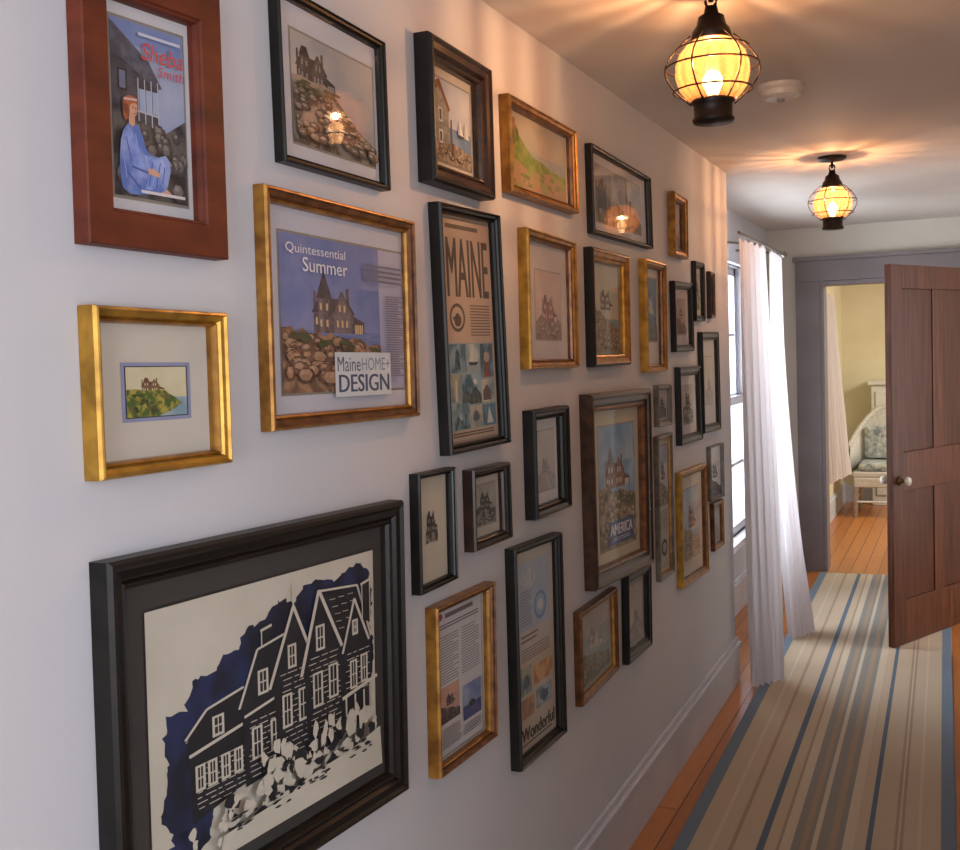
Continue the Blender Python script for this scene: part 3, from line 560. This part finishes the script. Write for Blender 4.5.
b.box((.101,7.82,0),(.125,8.0,1.96),TAUPE); b.box((.875,7.82,0),(.899,8.0,1.96),TAUPE); b.box((.101,7.82,1.962),(.899,8.0,1.989),TAUPE)
b.obj('trim_1',**S)
def window(name,x,y0,y1,z0,z1,side=1):
    b=B(); t=.07; T=TRIM
    b.box((x-.02,y0-.11,z0-.03),(x+.03,y0,z1+.1),T); b.box((x-.02,y1,z0-.03),(x+.03,y1+.11,z1+.1),T)
    b.box((x-.02,y0-.11,z1),(x+.035,y1+.11,z1+.11),T); b.box((x-.02,y0-.13,z0-.04),(x+.06,y1+.13,z0),T)
    zm=(z0+z1)/2
    for (zz0,zz1,xx) in ((z0,zm+.02,x-.05),(zm-.02,z1,x-.09)):
        b.box((xx,y0,zz0),(xx+.035,y0+.05,zz1),T); b.box((xx,y1-.05,zz0),(xx+.035,y1,zz1),T); b.box((xx,y0,zz0),(xx+.035,y1,zz0+.05),T); b.box((xx,y0,zz1-.05),(xx+.035,y1,zz1),T)
        for k in (1,2): yy=y0+(y1-y0)*k/3; b.box((xx+.01,yy-.01,zz0),(xx+.025,yy+.01,zz1),T)
        zz=(zz0+zz1)/2; b.box((xx+.01,y0,zz-.01),(xx+.025,y1,zz+.01),T)
        b.face([(xx+.018,y0,zz0),(xx+.018,y1,zz0),(xx+.018,y1,zz1),(xx+.018,y0,zz1)],GLASS)
    b.obj(name,**S)
window('window_1',-.25,5.55,6.95,.45,2.05)
CUR=cloth_mat('#dcd5d6','white_cotton')
def curtain(t0,t1,b0,b1,zt,zb,folds,amp,par,origin,name='curtain_panel',nu=90,nv=26,flare=1.3):
    b=B(origin); vs=[];fs=[]
    t0,t1,b0,b1=map(Vector,(t0,t1,b0,b1))
    for j in range(nv+1):
        v=j/nv; z=zt+(zb-zt)*v; k=v**flare
        p0=t0.lerp(b0,k);p1=t1.lerp(b1,k); d=(p1-p0); n=Vector((-d.y,d.x)); n.normalize()
        if n.x<0:n=-n
        for i in range(nu+1):
            u=i/nu; p=p0.lerp(p1,u)+n*amp*(.45+.75*v)*(math.sin(2*math.pi*folds*u+.9*math.sin(3*v))+.3*math.sin(2*math.pi*folds*2.3*u+1.2+v))
            vs.append((p.x,p.y,z+.008*math.sin(6*math.pi*folds*u)*(1 if j in(0,) else 0)))
    for j in range(nv):
        for i in range(nu):
            a=j*(nu+1)+i; fs.append((a,a+1,a+nu+2,a+nu+1))
    b.raw(vs,fs,CUR); return b.obj(name,par,True)
E=empty('window_curtain',(0.03,5.5,2.04),"sheer white curtain gathered on a rod by the picture wall",'curtain',group='hallway window curtains')
curtain((.045,5.16),(.075,5.75),(.085,5.03),(.215,5.18),2.06,.012,5,.022,E,(0.03,5.5,2.04),flare=1.0)
E2=empty('window_curtain',(0.03,6.3,2.04),"sheer white curtain billowing from the window beside the doorway",'curtain',group='hallway window curtains')
curtain((.06,5.98),(.04,6.5),(.14,5.9),(.235,6.1),2.06,.015,5,.022,E2,(0.03,6.3,2.04),flare=2.2)
b=B((.05,5.9,2.087)); met=mat('#8a8078','#6a625c',30,.4,.6); b.tube([(.05,5.14,2.087),(.05,6.55,2.087)],.008,met)
for y in (5.85,6.5): b.tube([(-.25,y,2.13),(.05,y,2.087)],.006,met)
b.lathe([(0,-.02),(.014,-.012),(.018,0),(.014,.012),(0,.02)],met,12,(.05,6.56,2.087))
o=b.obj('curtain_rod',smooth=True,label="thin metal rod carrying white curtains at the window",category='curtain rod')

def rug_mat():
    m=bpy.data.materials.new('striped_rug'); m.use_nodes=True; nt=m.node_tree; bs=nt.nodes['Principled BSDF']; bs.inputs['Roughness'].default_value=.95
    tc=nt.nodes.new('ShaderNodeTexCoord'); sp=nt.nodes.new('ShaderNodeSeparateXYZ'); mr=nt.nodes.new('ShaderNodeMapRange')
    mr.inputs[1].default_value=-.41; mr.inputs[2].default_value=.41
    cr=nt.nodes.new('ShaderNodeValToRGB'); cr.color_ramp.interpolation='CONSTANT'
    BG='#c4b096';BL='#738292';TN='#a8927a';GR='#8e8b84';CR='#cdbda5';DB='#5c6c7e'
    st=[(0,BL),(.055,BG),(.13,CR),(.145,BG),(.2,TN),(.215,BG),(.3,DB),(.325,BG),(.37,TN),(.38,CR),(.42,GR),(.45,TN),(.475,GR),(.49,CR),(.51,GR),(.55,TN),(.575,GR),(.6,CR),(.64,BG),(.68,DB),(.7,BG),(.78,TN),(.79,CR),(.8,TN),(.81,BG),(.86,CR),(.875,BG),(.945,BL)]
    el=cr.color_ramp.elements; el[0].position=0; el[0].color=lin(st[0][1]); el[1].position=st[1][0]; el[1].color=lin(st[1][1])
    for p,c in st[2:]: e=el.new(p); e.color=lin(c)
    nz=nt.nodes.new('ShaderNodeTexNoise'); nz.inputs['Scale'].default_value=120
    mp=nt.nodes.new('ShaderNodeMapping'); mp.inputs['Scale'].default_value=(1,3,1)
    mx=nt.nodes.new('ShaderNodeMix'); mx.data_type='RGBA'; mx.blend_type='MULTIPLY'; mx.inputs[0].default_value=.3
    bp=nt.nodes.new('ShaderNodeBump'); bp.inputs['Strength'].default_value=.4; bp.inputs['Distance'].default_value=.003
    nt.links.new(tc.outputs['Object'],sp.inputs[0]); nt.links.new(sp.outputs['X'],mr.inputs[0]); nt.links.new(mr.outputs[0],cr.inputs[0])
    nt.links.new(tc.outputs['Object'],mp.inputs[0]); nt.links.new(mp.outputs[0],nz.inputs['Vector']); nt.links.new(cr.outputs[0],mx.inputs[6]); nt.links.new(nz.outputs['Fac'],mx.inputs[7]); nt.links.new(mx.outputs[2],bs.inputs['Base Color'])
    nt.links.new(nz.outputs['Fac'],bp.inputs['Height']); nt.links.new(bp.outputs[0],bs.inputs['Normal']); return m
b=B(); b.box((-.41,-4.3,0),(.41,4.3,.008),rug_mat())
rug=b.obj('runner_rug',bevel=.003,label="long woven runner rug with beige, taupe and slate-blue stripes",category='rug')
rug.location=(.55,3.45,.001); rug.rotation_euler=(0,0,math.radians(.8))

# ------------------------------------------------------------------ open wooden door
DW=mat('#5f341c','#35190d',7,.42,0,(8,8,.5),lo=.3,hi=.7,detail=8,spec=.35); DWI=mat('#522c18','#2f170c',7,.42,0,(8,8,.5),lo=.3,hi=.7,detail=8,spec=.35)
hinge=Vector((1.06,6.72,0)); lead=Vector((.645,5.87,0)); dv=(lead-hinge); DWd=dv.length; angd=math.atan2(dv.y,dv.x)
b=B(); T=.035; HD=1.95; z0=.012; sw=.11
b.box((0,-T/2,z0),(sw,T/2,HD),DW); b.box((DWd-sw,-T/2,z0),(DWd,T/2,HD),DW); cm=DWd/2
rails=[(z0,.24),(.80,1.0),(HD-.12,HD)]
for a_,c_ in rails: b.box((sw,-T/2+.0005,a_),(DWd-sw,T/2-.0005,c_),DW)
for (a_,c_) in ((.24,.80),(1.0,HD-.12)):
    b.box((cm-.05,-T/2+.001,a_),(cm+.05,T/2-.001,c_),DW)
    for (u0,u1) in ((sw,cm-.05),(cm+.05,DWd-sw)):
        b.box((u0,-.009,a_),(u1,.009,c_),DWI)
door=b.obj('door_1',bevel=.003,**S); door['label']="dark-stained panelled wooden door standing open"
door.location=hinge; door.rotation_euler=(0,0,angd)
kb=B(); KN=mat('#cfc9bd','#b8b0a2',30,.15); BR=mat('#6b5230','#4a3820',30,.3,.8)
for sgn in (1,-1):
    Mx=Matrix.Rotation(-sgn*math.pi/2,3,'X')
    kb.lathe([(.001,0),(.026,0),(.024,.006),(.01,.01),(.009,.03)],BR,20,(DWd-.06,sgn*T/2,.86),Mx)
    kb.lathe([(.009,.028),(.018,.034),(.024,.046),(.02,.058),(.001,.063)],KN,20,(DWd-.06,sgn*T/2,.86),Mx)
k=kb.obj('door_knob',door,True,label="white porcelain knob on brass rose")
hb=B()
for z in (.3,1.7): hb.lathe([(.001,-.05),(.008,-.05),(.008,.05),(.001,.05)],BR,10,(-.006,0.016,z))
hb.obj('hinge',door).location=(0,0,0)
k.location=(0,0,0)

# ------------------------------------------------------------------ onion lamps
IRON=mat('#1c1512','#2a201a',40,.45,.6); GM=globe_mat(); 
def emis(c,s):
    m=bpy.data.materials.new('glowing_bulb'); m.use_nodes=True; nt=m.node_tree; b_=nt.nodes['Principled BSDF']
    b_.inputs['Base Color'].default_value=c; b_.inputs['Emission Color'].default_value=c; b_.inputs['Emission Strength'].default_value=s; return m
BULB=emis((1,.62,.3,1),18)
def lamp(x,y,energy,label):
    gz=CZ-.198; o=(x,y,gz)
    E=empty('ceiling_lantern',(x,y,CZ),label,'ceiling lamp',group='onion lanterns on the hallway ceiling')
    b=B(o); b.lathe([(.0005,.198),(.06,.198),(.06,.19),(.048,.183),(.012,.179),(.0005,.178)],IRON,28,o); b.obj('canopy',E,True)
    b=B(o); b.tube([(x,y,gz+.182),(x,y,gz+.15)],.006,IRON); 
    b.tube([(x+.012*math.cos(t*math.pi/6),y,gz+.152+.014*math.sin(t*math.pi/6)) for t in range(12)],.0035,IRON,6,True); b.obj('stem',E,True)
    b=B(o); b.lathe([(.0005,.143),(.013,.14),(.016,.125),(.028,.118),(.032,.1),(.04,.09),(.045,.07),(.04,.066),(.0005,.073)],IRON,28,o); b.obj('lantern_cap',E,True)
    b=B(o); b.lathe([(.038,.07),(.053,.06),(.07,.04),(.079,.015),(.08,-.008),(.073,-.032),(.058,-.052),(.044,-.062)],GM,64,o,None,.014,16); b.obj('glass_globe',E,True)
    b=B(o); b.lathe([(.0005,-.056),(.044,-.058),(.048,-.064),(.042,-.07),(.041,-.096),(.046,-.102),(.043,-.109),(.0005,-.111)],IRON,28,o); b.obj('base_cup',E,True)
    b=B(o)
    for r,z in ((.1,.012),(.085,-.04),(.078,.05)):
        b.tube([(x+r*math.cos(t*math.pi/20),y+r*math.sin(t*math.pi/20),gz+z) for t in range(40)],.002,IRON,6,True)
    for k in range(6):
        a=k*math.pi/3+.3; pts=[]
        for t in range(13):
            f=t/12; zz=.08-.15*f; rr=.046+.056*math.sin(math.pi*min(1,max(0,f)))
            pts.append((x+rr*math.cos(a),y+rr*math.sin(a),gz+zz))
        b.tube(pts,.002,IRON,6)
    b.obj('wire_cage',E,True)
    b=B(o); b.lathe([(.0005,.004),(.013,.0),(.021,-.012),(.022,-.024),(.015,-.04),(.011,-.048),(.011,-.06)],BULB,18,o); b.obj('light_bulb',E,True)
    ld=bpy.data.lights.new('lamp_glow','POINT'); ld.energy=energy; ld.color=(1,.57,.29); ld.shadow_soft_size=.008
    lo=bpy.data.objects.new('lamp_glow',ld); lo.parent=E; lo.location=(0,0,gz+.018-CZ); COL.objects.link(lo)
lamp(.49,2.45,13,"lit black iron onion lantern with ribbed globe near picture wall")
lamp(.48,4.98,13,"lit black iron onion lantern with glass globe nearer the doorway")

b=B((.48,3.53,CZ)); PL=mat('#c9c2b8','#c0b9b0',20,.4)
b.lathe([(.0005,0),(.07,0),(.07,-.012),(.062,-.02),(.058,-.034),(.045,-.042),(.0005,-.044)],PL,36,(.48,3.53,CZ))
b.lathe([(.0005,-.044),(.012,-.044),(.011,-.05),(.0005,-.051)],mat('#8a8078'),14,(.48,3.53,CZ))
b.obj('smoke_detector',smooth=False,label="round white plastic smoke detector on the ceiling",category='smoke detector')

# ------------------------------------------------------------------ bedroom beyond
E3=empty('window_curtain',(0,9.5,1.95),"gathered white curtain in the room beyond the doorway",'curtain')
curtain((-.03,8.9),(-.02,9.95),(-.02,9.0),(.1,9.9),1.97,.45,8,.02,E3,(0,9.5,1.95))
WK=mat('#d2cfc6','#a9a69c',120,.6,bump=.5)
cx,cy=.34,10.6
E=empty('wicker_armchair',(cx,cy,0),"white wicker armchair with floral cushion standing on wood floor",'chair')
o=(cx,cy,0)
b=B(o); b.box((cx-.27,cy-.25,.36),(cx+.27,cy+.25,.41),WK); b.box((cx-.26,cy-.26,.27),(cx+.26,cy-.235,.36),WK); b.obj('seat',E,bevel=.015)
b=B(o); vs=[];fs=[]
n=24
for i in range(n+1):
    t=i/n; a=math.pi*(t); x=cx-.31*math.cos(a); y=cy-.2+.44*math.sin(a)**.8 if 0<t<1 else cy-.2
    top=.62+.34*math.sin(a)**2
    for k_,z in enumerate((.4,top)):
        vs.append((x,y,z)); 
    vs.append((x*.94+cx*.06,(y-cy)*.94+cy,top)); vs.append((x*.94+cx*.06,(y-cy)*.94+cy,.4))
for i in range(n):
    for k_ in range(4): fs.append((i*4+k_,i*4+(k_+1)%4,(i+1)*4+(k_+1)%4,(i+1)*4+k_))
b.raw(vs,fs,WK); b.tube([(v[0],v[1],v[2]+.01) for v in vs[1::4]],.022,WK); b.obj('backrest',E,True)
for sx_ in (-1,1):
    for sy_ in (-1,1):
        b=B(o); b.tube([(cx+sx_*.23,cy+sy_*.21,.37),(cx+sx_*.25,cy+sy_*.23,.0)],.02,WK); b.obj('leg',E,True)
b=B(o); 
for z in (.14,): b.tube([(cx-.25,cy-.23,z),(cx+.25,cy-.23,z)],.01,WK); b.tube([(cx-.24,cy-.22,z+.02),(cx-.24,cy+.22,z+.02)],.01,WK)
b.obj('stretcher',E,True)
FL=mat('#c2c4bc','#6b7a80',22,.8)
b=B(o); b.box((cx-.22,cy-.22,.411),(cx+.22,cy+.2,.49),FL); b.obj('seat_cushion',E,bevel=.03,label="floral padded seat cushion")
b=B((cx,cy+.1,.62)); b.box((cx-.19,cy+.07,.5),(cx+.19,cy+.15,.8),FL); b.obj('throw_pillow',bevel=.035,label="pale floral throw pillow propped in wicker chair",category='pillow')
WH=mat('#d6d4cc','#cac8c0',8,.6)
b=B((1.0,11.2,0)); b.box((.18,11.15,.0),(1.7,11.32,1.16),WH); b.box((.15,11.12,1.16),(1.73,11.33,1.2),WH)
for k_ in range(4): b.box((.22+.37*k_,11.135,.1),(.53+.37*k_,11.15,1.1),WH)
b.obj('white_cabinet',bevel=.008,label="white painted panelled cabinet against the bedroom wall",category='cabinet')

# ------------------------------------------------------------------ lights
def area(name,loc,rot,sx_,sy_,e,col):
    ld=bpy.data.lights.new(name,'AREA'); ld.shape='RECTANGLE'; ld.size=sx_; ld.size_y=sy_; ld.energy=e; ld.color=col
    o=bpy.data.objects.new(name,ld); o.location=loc; o.rotation_euler=rot; COL.objects.link(o); return o
area('side_room_fill',(3.1,.0,1.5),(0,math.radians(90),0),1.6,2.6,38,(.84,.91,1))  # added cool fill in the unseen side room, lights the near picture wall
area('back_fill',(.6,-1.4,1.5),(math.radians(90),0,0),1.6,1.6,60,(.9,.95,1))  # unseen fill panel added behind the camera; the back wall has no window
area('far_room_fill',(2.9,6.0,1.3),(0,math.radians(90),0),1.8,1.6,60,(.98,.97,1))  # fill added beyond the right-hand doorway to brighten the middle and far hall
area('window_daylight',(-.6,6.25,1.3),(0,math.radians(-90),0),1.6,1.4,75,(.85,.92,1))
area('bedroom_fill',(2.2,9.6,2.2),(0,math.radians(25),0),1.5,1.5,110,(1,.96,.85))  # added overhead fill that brightens the bedroom, no window behind it
w=bpy.data.worlds.new('world'); sc.world=w; w.use_nodes=True
w.node_tree.nodes['Background'].inputs[0].default_value=(.75,.85,1,1); w.node_tree.nodes['Background'].inputs[1].default_value=1.0
